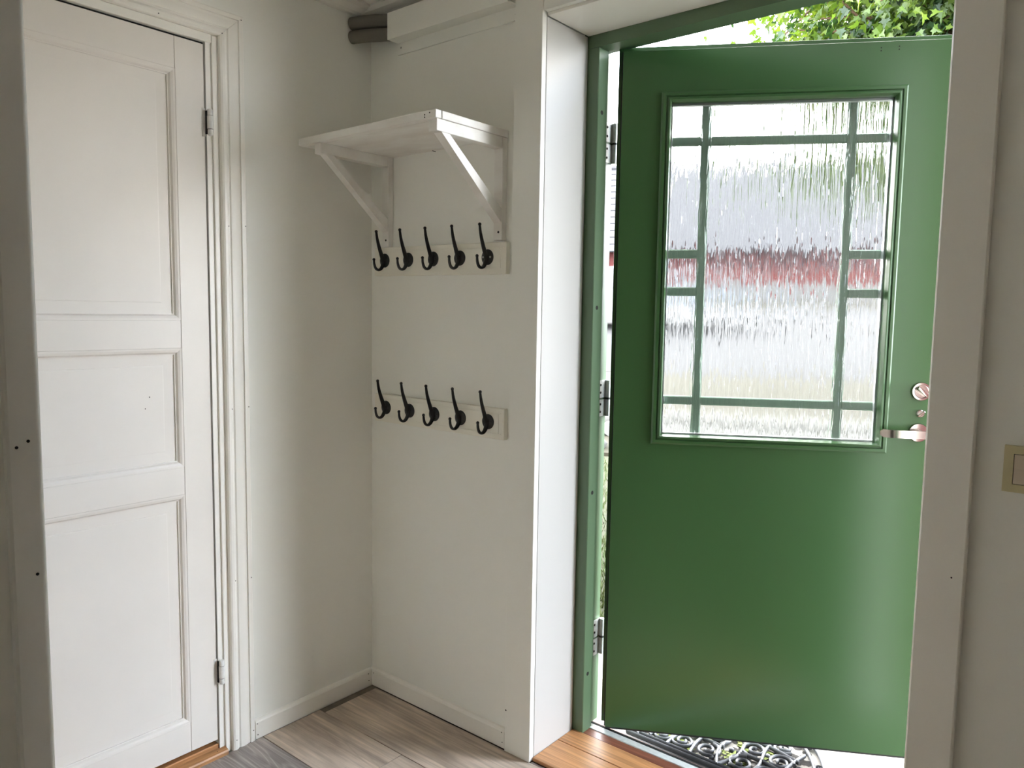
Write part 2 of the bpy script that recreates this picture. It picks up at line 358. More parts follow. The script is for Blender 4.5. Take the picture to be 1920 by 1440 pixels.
# ------------------------------------------------------------------ interior panelled door (door_1)
DY0, DY1 = -0.5792, -1.215            # hinge edge, lock edge
d1 = tag(empty('door_1', (-0.004, DY0, 0.044)), 'white painted three-panel interior door with visible hinges', 'door', kind='structure')
W1 = DY0 - DY1; H1 = 2.008 - 0.044; TH = 0.036
def L1(y): return y - DY0                  # local y
zoff = 0.044
st = 0.0805
obj('stile', B(-TH, 0, -st, 0, 0, H1, bev=0.0012), 'door_paint', d1)
obj('stile', B(-TH, 0, -W1, -W1 + st, 0, H1, bev=0.0012), 'door_paint', d1)
rails = [(0, 0.130 - zoff), (0.789 - zoff, 0.866 - zoff), (1.192 - zoff, 1.2675 - zoff), (1.925 - zoff, H1)]
for a, b in rails: obj('rail', B(-TH, -0.0004, -W1 + st + 0.0006, -st - 0.0006, a, b, bev=0.0010), 'door_paint', d1)
fields = [(0.130, 0.789), (0.866, 1.192), (1.2675, 1.925)]
for a, b in fields:
    a -= zoff; b -= zoff
    ya, yb = -W1 + st, -st
    # ovolo moulding round the recess
    bm = bmesh.new(); steps = [(0.0, -0.001), (0.005, -0.0015), (0.011, -0.004), (0.015, -0.009), (0.0175, -0.0095), (0.0175, -0.014)]
    rings = []
    for ins, d in steps:
        rings.append([bm.verts.new((d, y, z)) for y, z in ((ya + ins, a + ins), (yb - ins, a + ins), (yb - ins, b - ins), (ya + ins, b - ins))])
    for i in range(len(rings) - 1):
        for k in range(4): bm.faces.new((rings[i][k], rings[i][(k + 1) % 4], rings[i + 1][(k + 1) % 4], rings[i + 1][k]))
    obj('panel_moulding', bm, 'door_paint', d1)
    bm = bmesh.new(); steps = [(0.012, -0.0125), (0.046, -0.0135), (0.0465, -0.0118), (0.049, -0.0115)]
    rings = []
    for ins, d in steps:
        rings.append([bm.verts.new((d, y, z)) for y, z in ((ya + ins, a + ins), (yb - ins, a + ins), (yb - ins, b - ins), (ya + ins, b - ins))])
    for i in range(len(rings) - 1):
        for k in range(4): bm.faces.new((rings[i][k], rings[i][(k + 1) % 4], rings[i + 1][(k + 1) % 4], rings[i + 1][k]))
    bm.faces.new(rings[-1])
    bk = [bm.verts.new((-TH + 0.006, v.co.y, v.co.z)) for v in rings[0]]
    for k in range(4): bm.faces.new((rings[0][k], rings[0][(k + 1) % 4], bk[(k + 1) % 4], bk[k]))
    bm.faces.new(bk)
    obj('panel', bm, 'door_paint', d1)
for z0, z1 in ((1.768, 1.837), (0.2155, 0.287)):
    z0 -= zoff; z1 -= zoff; h = z1 - z0
    HC = (0.0135, 0.0085, 0)
    hg = obj('hinge', lathe(bmesh.new(), [(0.0078, z0 + h * 0.25), (0.0082, z0 + h * 0.26), (0.0082, z0 + h * 0.74), (0.0078, z0 + h * 0.75)], HC, (0, 0, 1), 18), 'hinge_paint', d1, True)
    obj('hinge_cap', lathe(bmesh.new(), [(0.0072, z0 + h * 0.765), (0.0072, z1 - 0.001), (0.006, z1)], HC, (0, 0, 1), 18), 'hinge_paint', hg, True)
    obj('hinge_cap', lathe(bmesh.new(), [(0.006, z0), (0.0072, z0 + 0.001), (0.0072, z0 + h * 0.225)], HC, (0, 0, 1), 18), 'hinge_paint', hg, True)
    obj('hinge_pin', lathe(bmesh.new(), [(0.0066, z0 + 0.002), (0.0066, z1 - 0.002)], HC, (0, 0, 1), 12), 'hole_dark', hg)
    obj('hinge_plate', B(0.0001, 0.0012, -0.008, 0.0035, z0 - 0.003, z1 + 0.003), 'hinge_paint', hg)
    obj('mortise', B(0.0013, 0.010, 0.0005, 0.0045, z0 + 0.004, z1 - 0.004), 'hole_dark', hg)
obj('nail_hole', lathe(bmesh.new(), [(0.0016, 0), (0.0016, 0.0004)], (-0.0114, L1(-0.745), 1.02), (1, 0, 0), 8), 'hole_dark', d1)
obj('nail_hole', lathe(bmesh.new(), [(0.0014, 0), (0.0014, 0.0004)], (-0.0114, L1(-0.757), 0.99), (1, 0, 0), 8), 'hole_dark', d1)

# black backing painted as shade behind the door, jamb and casing
cs = tag(empty('trim_4', (0, 0, 0)), 'white moulded casing and jamb around the panelled interior door', 'door casing', kind='structure')
bm = bmesh.new()
addbox(bm, -0.004, 0.0008, -0.5772, -0.562, 0.0, 2.034, bev=0.001); 
obj('jamb', bm, 'trim_paint', cs)
obj('jamb', B(-0.004, 0.0065, -0.5605, -0.5395, 0.0, 2.034, bev=0.0016, seg=2), 'trim_paint', cs)
obj('jamb_head', B(-0.004, 0.005, -1.25, -0.5605, 2.0135, 2.036, bev=0.0012), 'trim_paint', cs)
obj('dark_backing', B(-0.060, -0.046, -1.2195, -0.5772, 0.0, 2.0136), 'hole_dark', cs)  # black sheet so the gaps round the leaf read as shade
obj('top_gap_shade', B(-0.030, -0.010, -1.2195, -0.5772, 2.0088, 2.0134), 'hole_dark', cs)  # black strip painting shade into the gap above the leaf
prof = [(-0.5440, 0.0), (-0.5440, 0.013), (-0.5420, 0.0165), (-0.5370, 0.019), (-0.5300, 0.019), (-0.5250, 0.0165), (-0.5225, 0.0125), (-0.5200, 0.0125), (-0.5170, 0.016), (-0.5060, 0.0175), (-0.4950, 0.0150), (-0.4880, 0.0125), (-0.4855, 0.0125), (-0.4845, 0.0165), (-0.4730, 0.0165), (-0.4710, 0.0150), (-0.4710, 0.0)]
zi, yi = 2.0357, -0.5440
bm = bmesh.new()
A = [bm.verts.new((x, y, 0)) for y, x in prof]; Bv = [bm.verts.new((x, y, zi + (y - yi) * 0.94)) for y, x in prof]
n = len(prof)
bm.faces.new(A); bm.faces.new(list(reversed(Bv)))
for i in range(n): bm.faces.new((A[i], A[(i + 1) % n], Bv[(i + 1) % n], Bv[i]))
obj('casing', bm, 'trim_paint', cs, True, 25)
bm = bmesh.new()
A = [bm.verts.new((x, y, zi + 0.0006 + (y - yi) * 0.94)) for y, x in prof]; Bv = [bm.verts.new((x, -1.2535 - (y - yi), zi + 0.0006 + (y - yi) * 0.94)) for y, x in prof]
bm.faces.new(A); bm.faces.new(list(reversed(Bv)))
for i in range(n): bm.faces.new((A[i], A[(i + 1) % n], Bv[(i + 1) % n], Bv[i]))
obj('casing_head', bm, 'trim_paint', cs, True, 25)
for y, z, x in ((-0.4775, 2.095, .0166), (-0.5365, 2.043, .0191), (-0.71, 2.043, .0191), (-0.527, 1.529, .018), (-0.4744, 1.534, .0166), (-0.527, 1.016, .018), (-0.474, 1.018, .0166), (-0.527, 0.513, .018), (-0.4748, 0.509, .0166), (-0.533, 0.03, .0191), (-0.476, 0.035, .0166)):
    hole(cs, (x, y, z), (1, 0, 0), 0.0014)

th = tag(empty('threshold', (0, -0.56, 0)), 'low oak threshold under the white panelled interior door', 'threshold', kind='structure')
o = obj('oak_strip', B(-0.04, -0.0045, -0.63, -0.0165, 0.002, 0.031, bev=0.002), 'oak_y', th)
o = obj('oak_nosing', prism(bmesh.new(), [(-0.0045, 0.0), (0.0205, 0.0), (0.0215, 0.010), (0.019, 0.0145), (0.004, 0.0185), (-0.0045, 0.0185)], -0.63, -0.0008, 'y'), 'oak_y', th)
hole(th, (0.010, -0.03, 0.0168), (0.3, 0, 1), 0.0013)

# ------------------------------------------------------------------ entrance opening : boards, linings, frame, sill
tl = tag(obj('trim_5', B(0.6205, OX0 - 0.0005, -0.020, -0.0004, 0.0, ZC, bev=0.0012), 'wall_paint'), 'flat white casing board between coat hooks and entrance door', 'casing', kind='structure')
hole(tl, (0.6255, -0.0203, 0.1285), (0, -1, 0), 0.0024)
tr_ = tag(empty('trim_6', (OX1, -0.0075, 0)), 'shaded white casing board right of the green door, before the light switch', 'casing', kind='structure')
bm = bmesh.new(); pts = [(0.001, 0.007), (0.001, -0.0125), (0.0045, -0.0165), (0.0815, -0.0165), (0.0838, -0.0145), (0.0838, 0.007)]
prism(bm, pts, 0, ZC, 'z'); obj('board', bm, 'trim_paint', tr_)
hole(tr_, (0.0625, -0.0166, 0.80), (0, -1, 0), 0.0016)
tag(obj('trim_7', B(OX0 + 0.002, OX1 - 0.002, -0.018, -0.0004, OZ + 0.007, ZC, bev=0.001), 'wall_paint'), 'white header board over the entrance opening', 'casing', kind='structure')
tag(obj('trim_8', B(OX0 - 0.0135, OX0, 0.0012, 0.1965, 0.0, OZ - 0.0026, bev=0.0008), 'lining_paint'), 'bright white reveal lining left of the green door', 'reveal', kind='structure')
tag(obj('trim_9', B(OX0 + 0.0005, OX1 - 0.0005, 0.0012, 0.1958, OZ - 0.0005, OZ + 0.013, bev=0.0008), 'trim_paint'), 'white soffit lining over the entrance opening', 'reveal', kind='structure')
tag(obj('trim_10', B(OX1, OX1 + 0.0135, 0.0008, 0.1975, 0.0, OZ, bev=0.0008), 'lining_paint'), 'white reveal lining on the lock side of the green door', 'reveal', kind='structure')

FX = 0.7535; FY0, FY1, FY2 = 0.198, 0.247, 0.305; FZ = 2.057
fr = tag(empty('door_frame', (OX0, FY0, 0)), 'green painted wooden frame of the entrance door', 'door frame', kind='structure')
def loc(bm):  # world -> frame local
    bmesh.ops.translate(bm, verts=bm.verts[:], vec=(-OX0, -FY0, 0)); return bm
bm = bmesh.new(); prism(bm, [(OX0 - 0.012, FY0), (FX - 0.002, FY0), (FX, FY0 + 0.002), (FX, FY1), (FX - 0.016, FY1 + 0.001), (FX - 0.016, FY2), (OX0 - 0.012, FY2)], 0.010, FZ, 'z')
jl = obj('jamb', loc(bm), 'green_frame', fr)
bm = bmesh.new(); xr = 1.6465; prism(bm, [(OX1 + 0.012, FY0), (xr + 0.002, FY0), (xr, FY0 + 0.002), (xr, FY1), (xr + 0.016, FY1 + 0.001), (xr + 0.016, FY2), (OX1 + 0.012, FY2)], 0.010, FZ, 'z')
obj('jamb', loc(bm), 'green_frame', fr)
bm = bmesh.new(); prism(bm, [(FY0, OZ + 0.012), (FY0, FZ + 0.0012), (FY1, FZ + 0.0012), (FY1 + 0.001, FZ + 0.016), (FY2, FZ + 0.016), (FY2, OZ + 0.012)], OX0 - 0.012, OX1 + 0.012, 'x')
obj('head', loc(bm), 'green_frame', fr)
bm = bmesh.new(); tube(bm, [(FX - 0.0115, FY1 + 0.005, 0.02), (FX - 0.0115, FY1 + 0.005, FZ)], 0.0048, 8); obj('seal', loc(bm), 'gasket', fr)
bm = bmesh.new(); tube(bm, [(FX, FY1 + 0.005, FZ + 0.012), (xr, FY1 + 0.005, FZ + 0.012)], 0.0048, 8); obj('seal', loc(bm), 'gasket', fr)
for z in (1.880, 1.3197, 0.7633, 0.1939):
    bm = lathe(bmesh.new(), [(0.0062, -0.002), (0.0062, 0.0004)], (FX, 0.2195, z), (1, 0, 0), 14); obj('plug_hole', loc(bm), 'hole_dark', jl)
# hinges on the frame (frame leaf + barrel)
hz = [(1.7499, 1.8662), (0.9892, 1.0999), (0.228, 0.3423)]
for a, b in hz:
    zm = (a + b) / 2
    hg = obj('hinge', loc(lathe(bmesh.new(), [(0.0075, a), (0.0075, zm - 0.004)], (FX - 0.008, FY2 + 0.001, 0), (0, 0, 1), 16)), 'zinc', fr, True)
    obj('hinge_barrel', loc(lathe(bmesh.new(), [(0.0075, zm + 0.002), (0.0075, b)], (FX - 0.008, FY2 + 0.001, 0), (0, 0, 1), 16)), 'zinc', hg, True)
    obj('hinge_washer', loc(lathe(bmesh.new(), [(0.0082, zm - 0.004), (0.0082, zm + 0.002)], (FX - 0.008, FY2 + 0.001, 0), (0, 0, 1), 16)), 'gasket', hg)
    obj('hinge_leaf', loc(B(FX - 0.016, FX - 0.0145, FY1 + 0.012, FY2, a, zm - 0.004)), 'zinc', hg)
    obj('hinge_leaf', loc(B(FX - 0.016, FX - 0.0145, FY1 + 0.012, FY2, zm + 0.002, b)), 'zinc', hg)
    for z in (a + 0.014, zm - 0.018, zm + 0.018, b - 0.014):
        obj('hinge_screw', loc(lathe(bmesh.new(), [(0.004, 0), (0.003, 0.0012)], (FX - 0.0145, FY1 + 0.028, z), (1, 0, 0), 10)), 'hole_dark', hg)

sl = tag(empty('door_sill', (OX0, 0, 0)), 'oak sill boards and metal threshold strip under the green entrance door', 'threshold', kind='structure')
def loc2(bm): bmesh.ops.translate(bm, verts=bm.verts[:], vec=(-OX0, 0, 0)); return bm
obj('oak_board', loc2(B(OX0 + 0.0008, OX1 - 0.0008, -0.0070, 0.1180, 0.0, 0.0115, bev=0.0015)), 'oak', sl)
obj('oak_board', loc2(B(OX0 + 0.0008, OX1 - 0.0008, 0.1196, 0.1995, 0.0, 0.0115, bev=0.0012)), 'oak', sl)
obj('wooden_sill', loc2(B(OX0 - 0.012, OX1 + 0.012, 0.2002, 0.262, -0.05, 0.0098, bev=0.002)), 'mahogany', sl)
obj('metal_strip', loc2(prism(bmesh.new(), [(0.236, 0.0085), (0.238, 0.0125), (0.262, 0.0125), (0.272, 0.004), (0.272, -0.01), (0.236, -0.01)], OX0 + 0.022, OX1 - 0.022, 'x')), 'zinc', sl)
obj('outer_sill', loc2(prism(bmesh.new(), [(0.262, -0.06), (0.262, 0.003), (0.318, -0.016), (0.318, -0.06)], OX0 - 0.012, OX1 + 0.012, 'x')), 'mahogany', sl)
obj('sill_seal', loc2(tube(bmesh.new(), [(OX0 + 0.02, 0.276, 0.004), (OX1 - 0.02, 0.276, 0.004)], 0.006, 8)), 'gasket', sl)
obj('drip_edge', loc2(B(OX0 - 0.012, OX1 + 0.012, 0.3185, 0.328, -0.06, -0.018)), 'gasket', sl)

# ------------------------------------------------------------------ green entrance door (door_2), ajar 30 degrees
PX, PY, DANG = 0.7975, 0.2625, R(30)
d2 = tag(empty('door_2', (PX, PY, 0.0), DANG), 'green entrance door standing ajar with a large textured glass light', 'door', kind='structure')
DW, DZ0, DZ1 = 0.905, 0.0195, 2.053
gs0, gs1, gz0, gz1 = 0.1335, 0.7475, 0.9415, 1.9155
def frame_plate(x0, x1, z0, z1, a0, a1, b0, b1, y0, y1):
    bm = bmesh.new()
    vo = [(x0, z0), (x1, z0), (x1, z1), (x0, z1)]; vi = [(a0, b0), (a1, b0), (a1, b1), (a0, b1)]
    V = {}
    for nm, pts in (('o', vo), ('i', vi)):
        for y in (y0, y1): V[nm, y] = [bm.verts.new((p[0], y, p[1])) for p in pts]
    for k in range(4):
        j = (k + 1) % 4
        bm.faces.new((V['o', y0][k], V['o', y0][j], V['i', y0][j], V['i', y0][k]))
        bm.faces.new((V['o', y1][k], V['o', y1][j], V['i', y1][j], V['i', y1][k]))
        bm.faces.new((V['o', y0][k], V['o', y0][j], V['o', y1][j], V['o', y1][k]))
        bm.faces.new((V['i', y0][k], V['i', y0][j], V['i', y1][j], V['i', y1][k]))
    return bm
obj('leaf', frame_plate(-0.003, DW, DZ0, DZ1, gs0, gs1, gz0, gz1, 0.0, 0.040), 'green_paint', d2)
obj('outer_leaf', frame_plate(-0.016, DW + 0.014, DZ0 - 0.004, DZ1 + 0.0235, gs0, gs1, gz0, gz1, 0.0405, 0.056), 'green_paint', d2)
for o in d2.children:
    bv = o.modifiers.new('bevel', 'BEVEL'); bv.width = 0.0018; bv.segments = 2; bv.limit_method = 'ANGLE'
obj('edge_gasket', B(-0.006, -0.0032, 0.006, 0.040, DZ0, DZ1), 'gasket', d2)
obj('bottom_gasket', B(-0.002, DW, 0.004, 0.040, DZ0 - 0.006, DZ0), 'gasket', d2)
# glazing beads : outer flat moulding + inner bead, mitred, four lengths each
def mitre(name, rect_o, rect_i, prof, m, par):
    (x0, x1, z0, z1), (a0, a1, b0, b1) = rect_o, rect_i
    co = [(x0, z0), (x1, z0), (x1, z1), (x0, z1)]; ci = [(a0, b0), (a1, b0), (a1, b1), (a0, b1)]
    for k in range(4):
        j = (k + 1) % 4; bm = bmesh.new(); A_ = []; B_ = []
        for f, y in prof:
            pa = [co[k][q] + (ci[k][q] - co[k][q]) * f for q in (0, 1)]; pb = [co[j][q] + (ci[j][q] - co[j][q]) * f for q in (0, 1)]
            A_.append(bm.verts.new((pa[0], y, pa[1]))); B_.append(bm.verts.new((pb[0], y, pb[1])))
        nn = len(prof)
        for i in range(nn - 1): bm.faces.new((A_[i], A_[i + 1], B_[i + 1], B_[i]))
        bm.faces.new((A_[-1], A_[0], B_[0], B_[-1])); bm.faces.new(A_); bm.faces.new(list(reversed(B_)))
        obj(name, bm, m, par)
mitre('glazing_moulding', (0.1095, 0.768, 0.9195, 1.935), (0.128, 0.7520, 0.9370, 1.9195), [(0, 0.002), (0.0, -0.006), (0.25, -0.009), (0.70, -0.009), (0.80, -0.004), (1.0, -0.004), (1.0, 0.002)], 'green_paint', d2)
mitre('glazing_bead', (0.1275, 0.7525, 0.9365, 1.9200), (0.1385, 0.7420, 0.9465, 1.9095), [(0, 0.002), (0.0, -0.0075), (0.3, -0.010), (0.65, -0.010), (0.75, -0.006), (1.0, 0.004), (1.0, 0.024), (0.5, 0.024), (0.5, 0.002)], 'green_paint', d2)
mitre('spacer_bar', (0.1330, 0.7478, 0.9410, 1.9158), (0.1430, 0.7375, 0.9510, 1.9030), [(0, 0.0265), (1, 0.0265), (1, 0.041), (0, 0.041)], 'spacer_alu', d2)
gp = obj('glass_pane', B(0.1342, 0.7468, 0.0195, 0.0255, 0.9422, 1.9148), 'ribbed_glass', d2)
bw = 0.0128
def bar(x0, x1, z0, z1): return obj('muntin', B(x0, x1, 0.0415, 0.055, z0, z1, bev=0.003), 'muntin_veiled', d2)
V1, V2 = 0.240, 0.6415; HZ = (1.806, 1.482, 1.3715, 1.0471)
bar(V1 - bw, V1 + bw, gz0 + 0.002, gz1 - 0.002); bar(V2 - bw, V2 + bw, gz0 + 0.002, gz1 - 0.002)
for i, z in enumerate(HZ):
    bar(gs0 + 0.002, V1 - bw - 0.0003, z - bw, z + bw); bar(V2 + bw + 0.0003, gs1 - 0.002, z - bw, z + bw)
    if i in (0, 3): bar(V1 + bw + 0.0003, V2 - bw - 0.0003, z - bw, z + bw)
for z in (1.02, 1.18, 1.34, 1.50, 1.66, 1.82): obj('bead_pin', lathe(bmesh.new(), [(0.0013, 0), (0.0011, 0.0008)], (0.7419, 0.012, z), (-1, 0, 0), 8), 'screw_steel', d2)
for x in (0.22, 0.36, 0.50, 0.64): obj('bead_pin', lathe(bmesh.new(), [(0.0014, 0), (0.0011, 0.0008)], (x, 0.010, 0.9466), (0, 0, 1), 8), 'screw_steel', d2)
for x, z in ((0.6937, 2.036), (0.6937, 2.028), (0.7398, 2.038), (0.7398, 2.030)): obj('screw_hole', lathe(bmesh.new(), [(0.0018, -0.001), (0.0018, 0.0004)], (x, 0, z), (0, -1, 0), 8), 'hole_dark', d2)
# lock furniture
ty = obj('thumb_turn', lathe(bmesh.new(), [(0.0262, 0.0), (0.0262, 0.006), (0.0245, 0.009), (0.019, 0.0095), (0.0175, 0.008)], (0.8505, 0, 1.0986), (0, -1, 0), 40), 'nickel', d2, True, 30)
bm = bmesh.new(); addbox(bm, -0.019, 0.019, -0.026, -0.008, -0.0055, 0.0055, bev=0.0025, seg=2)
bmesh.ops.rotate(bm, verts=bm.verts[:], cent=(0, 0, 0), matrix=Matrix.Rotation(R(38), 3, 'Y')); bmesh.ops.translate(bm, verts=bm.verts[:], vec=(0.8505, 0, 1.0986))
obj('turn_knob', bm, 'nickel', ty, True, 30)
kn = obj('snib', lathe(bmesh.new(), [(0.0112, 0.0), (0.0112, 0.003), (0.009, 0.006)], (0.853, 0, 1.036), (0, -1, 0), 24), 'nickel', d2, True, 30)
bm = bmesh.new(); addbox(bm, -0.011, 0.011, -0.014, -0.004, -0.003, 0.003, bev=0.0015); bmesh.ops.rotate(bm, verts=bm.verts[:], cent=(0, 0, 0), matrix=Matrix.Rotation(R(-40), 3, 'Y')); bmesh.ops.translate(bm, verts=bm.verts[:], vec=(0.853, 0, 1.036))
obj('snib_wing', bm, 'nickel', kn)
rs = obj('handle_rose', lathe(bmesh.new(), [(0.0265, 0.0), (0.0265, 0.0055), (0.025, 0.0085), (0.0225, 0.009)], (0.8495, 0, 0.982), (0, -1, 0), 40), 'nickel', d2, True, 30)
obj('handle_neck', lathe(bmesh.new(), [(0.0105, 0.008), (0.0095, 0.012), (0.0095, 0.044), (0.0085, 0.046)], (0.8495, 0, 0.982), (0, -1, 0), 24), 'nickel', rs, True, 30)
# flat lever bar, bent back towards the door at its tip
path = [(0.858, -0.049), (0.80, -0.0495), (0.785, -0.0490), (0.768, -0.0465), (0.758, -0.041), (0.750, -0.034), (0.742, -0.030)]
bm = bmesh.new(); hh = 0.0110; tk = 0.0045; prev = None
for i, (x, y) in enumerate(path):
    q0 = Vector(path[max(i - 1, 0)]); q1 = Vector(path[min(i + 1, len(path) - 1)]); tg = (q1 - q0).normalized(); nn = Vector((-tg.y, tg.x))
    h2 = hh if i < len(path) - 1 else hh * 0.55
    ring = [bm.verts.new((x + nn.x * s * tk, y + nn.y * s * tk, 0.982 + c)) for s, c in ((-1, -h2), (1, -h2), (1, h2), (-1, h2))]
    if prev:
        for k in range(4): bm.faces.new((prev[k], prev[(k + 1) % 4], ring[(k + 1) % 4], ring[k]))
    else: bm.faces.new(ring)
    prev = ring
bm.faces.new(prev)
bmesh.ops.bevel(bm, geom=[e for e in bm.edges if e.calc_face_angle(0) > 0.6], offset=0.0012, segments=2, affect='EDGES')
obj('lever_handle', bm, 'nickel', rs, True, 30)

# ------------------------------------------------------------------ coat shelf
sh = tag(empty('coat_shelf', (0.0, 0.0, 1.79)), 'white painted wooden hat shelf with two diagonal brackets above the upper hooks', 'shelf')
obj('front_edge', B(0.007, 0.5865, -0.288, -0.2655, -0.0002, 0.0205, bev=0.0012), 'shelf_paint', sh)
obj('shelf_board', B(0.007, 0.5885, -0.2650, -0.0008, 0.0, 0.0200, bev=0.0012), 'shelf_paint', sh)
for x in (0.092, 0.5695):
    br = obj('bracket', B(x - 0.015, x + 0.015, -0.281, -0.022, -0.031, -0.0004, bev=0.001), 'shelf_paint', sh)
    obj('wall_batten', B(x - 0.0155, x + 0.0155, -0.0215, -0.0008, -0.2838, -0.0006, bev=0.001), 'shelf_paint', br)
    bm = prism(bmesh.new(), [(-0.262, -0.0315), (-0.232, -0.0315), (-0.022, -0.196), (-0.022, -0.236)], x - 0.0135, x + 0.0135, 'x')
    obj('brace', bm, 'shelf_paint', br)
    screw(br, (x + 0.003, -0.0216, -0.262), (0, -1, 0), 0.0035, 'hole_dark')
for x, z in ((0.5481, 0.0105), (0.5481, 0.0045), (0.566, 0.0135)): hole(sh, (x, -0.2882, z), (0, -1, 0), 0.0018)
obj('splinter', tube(bmesh.new(), [(0.297, -0.012, -0.002), (0.312, -0.014, -0.007)], 0.0011, 6), 'hole_dark', sh)

# ------------------------------------------------------------------ hook rails
def hook_meshes():
    bm = lathe(bmesh.new(), [(0.0225, 0.0), (0.0225, 0.0015), (0.020, 0.0035), (0.012, 0.005)], (0, 0, 0), (0, -1, 0), 24); m0 = bm
    up = spline([(0, -0.003, -0.008), (0, -0.0125, 0.012), (0, -0.024, 0.040), (0, -0.0325, 0.066), (0, -0.037, 0.090)], 5)
    n_ = len(up); tube(bm, up, [0.0072 - 0.0038 * (i / (n_ - 1)) for i in range(n_)], 10, sq=(0.75, 1.25))
    lo = spline([(0, -0.003, 0.006), (0, -0.0075, -0.012), (0, -0.016, -0.0265), (0, -0.0275, -0.0315), (0, -0.0385, -0.0265), (0, -0.0445, -0.0135), (0, -0.0460, 0.001)], 5)
    n_ = len(lo); tube(bm, lo, [0.0070 - 0.0036 * (i / (n_ - 1)) for i in range(n_)], 10, sq=(0.8, 1.2))
    ball(bm, up[-1], 0.0050); ball(bm, lo[-1], 0.0048)
    me = bpy.data.meshes.new('coat_hook'); bmesh.ops.recalc_face_normals(bm, faces=bm.faces[:]); bm.to_mesh(me); bm.free()
    me.materials.append(MATS['black_iron'])
    for p in me.polygons: p.use_smooth = True
    me.set_sharp_from_angle(angle=R(50))
    sc = lathe(bmesh.new(), [(0.0034, 0.0), (0.0030, 0.0016), (0.001, 0.0022)], (0, 0, 0), (0, -1, 0), 12)
    ms = bpy.data.meshes.new('hook_screw'); sc.to_mesh(ms); sc.free()
    return me, ms
HOOK, HSCR = hook_meshes()
def rail(z, hx, label, tilt, bright_last):
    x0, x1 = 0.035, 0.6005
    rt = tag(empty('hook_rail', (x0, -0.0008, z)), label, 'coat rack', 'black coat hook rails')
    rt.rotation_euler = (0, tilt, 0)
    Wd = x1 - x0; hh = 0.0455
    obj('back_board', B(0, Wd, -0.0172, 0, -hh, hh, bev=0.0014), 'rail_paint', rt)
    # routed groove border
    bm = bmesh.new(); g = 0.0152
    for a, b, c, d in ((0.012, Wd - 0.012, hh - g, hh - g + 0.0016), (0.012, Wd - 0.012, -hh + g, -hh + g + 0.0016), (Wd - 0.022, Wd - 0.0204, -hh + g, hh - g)):
        addbox(bm, a, b, -0.0186, -0.0170, c, d)
    obj('raised_bead', bm, 'rail_paint', rt)
    for i, x in enumerate(hx):
        h = bpy.data.objects.new('coat_hook', HOOK); COL.objects.link(h); h.parent = rt; h.location = (x - x0, -0.0172, 0.0035)
        for s in (-1, 1):
            q = bpy.data.objects.new('hook_screw', HSCR); COL.objects.link(q); q.parent = h; q.location = (0.0135 * s, -0.0040, 0)
            if not HSCR.materials: HSCR.materials.append(MATS['black_iron'])
            if bright_last and i == len(hx) - 1:
                q.data = HSCR_B
    return rt
HSCR_B = HSCR.copy(); HSCR_B.materials.clear(); HSCR_B.materials.append(MATS['screw_steel'])
rail(1.4605, [0.0866, 0.1975, 0.3090, 0.4205, 0.5305], 'upper cream rail of five black iron coat hooks, just below the shelf', 0.009, True)
rail(0.9805, [0.0930, 0.2055, 0.3168, 0.4290, 0.5400], 'lower cream rail of five black iron coat hooks, on the bare wall', 0.003, False)

# ------------------------------------------------------------------ pipes and pipe cover
pc = tag(empty('pipe_cover', (0.134, 0, 2.102)), 'white boxed pipe cover high on the wall above the shelf', 'pipe cover')
x1 = 0.6198 - 0.134
obj('box_panel', B(0, x1, -0.050, -0.046, 0.034, 0.114, bev=0.0008), 'wall_paint', pc)
obj('bottom_panel', B(0.0005, x1, -0.0495, -0.0065, 0.0345, 0.0375), 'wall_paint', pc)
fg = obj('flange', B(0, x1, -0.0062, -0.0006, -0.001, 0.036, bev=0.0008), 'wall_paint', pc)
screw(fg, (0.0151, -0.0063, 0.0195), (0, -1, 0), 0.0032); screw(fg, (0.4785, -0.0063, 0.0155), (0, -1, 0), 0.0032)
for z, lab in ((2.2045, 'upper dark foam-insulated pipe below the ceiling corner'), (2.1632, 'lower dark foam-insulated pipe below the ceiling corner')):
    pts = spline([(0.0, -0.0785, z), (0.018, -0.0735, z), (0.06, -0.055, z + 0.0008), (0.11, -0.030, z), (0.135, -0.0256, z), (0.30, -0.0256, z)], 6)
    bm = tube(bmesh.new(), pts, [0.0199 + 0.0002 * math.sin(i) for i in range(len(pts))], 20)
    tag(obj('insulated_pipe', bm, 'foam', None, True, 60), lab, 'pipe', 'insulated pipes')

# ------------------------------------------------------------------ light switch
sw = tag(empty('light_switch', (1.8585, -0.0004, 1.0247)), 'cream square light switch on the shaded wall at the right edge', 'light switch')
bm = frame_plate(-0.0425, 0.0425, -0.0435, 0.0435, -0.0272, 0.0272, -0.0288, 0.0288, -0.0095, 0)
bmesh.ops.bevel(bm, geom=[e for e in bm.edges if e.calc_face_angle(0) > 0.6], offset=0.0022, segments=2, affect='EDGES')
obj('frame', bm, 'switch_frame', sw)
obj('gap', B(-0.0270, 0.0270, -0.003, -0.0002, -0.0286, 0.0286), 'hole_dark', sw)
obj('rocker', prism(bmesh.new(), [(-0.002, -0.0275), (-0.0092, -0.0275), (-0.0078, 0.0), (-0.0110, 0.0275), (-0.002, 0.0275)], -0.0258, 0.0258, 'x'), 'switch_rocker', sw)

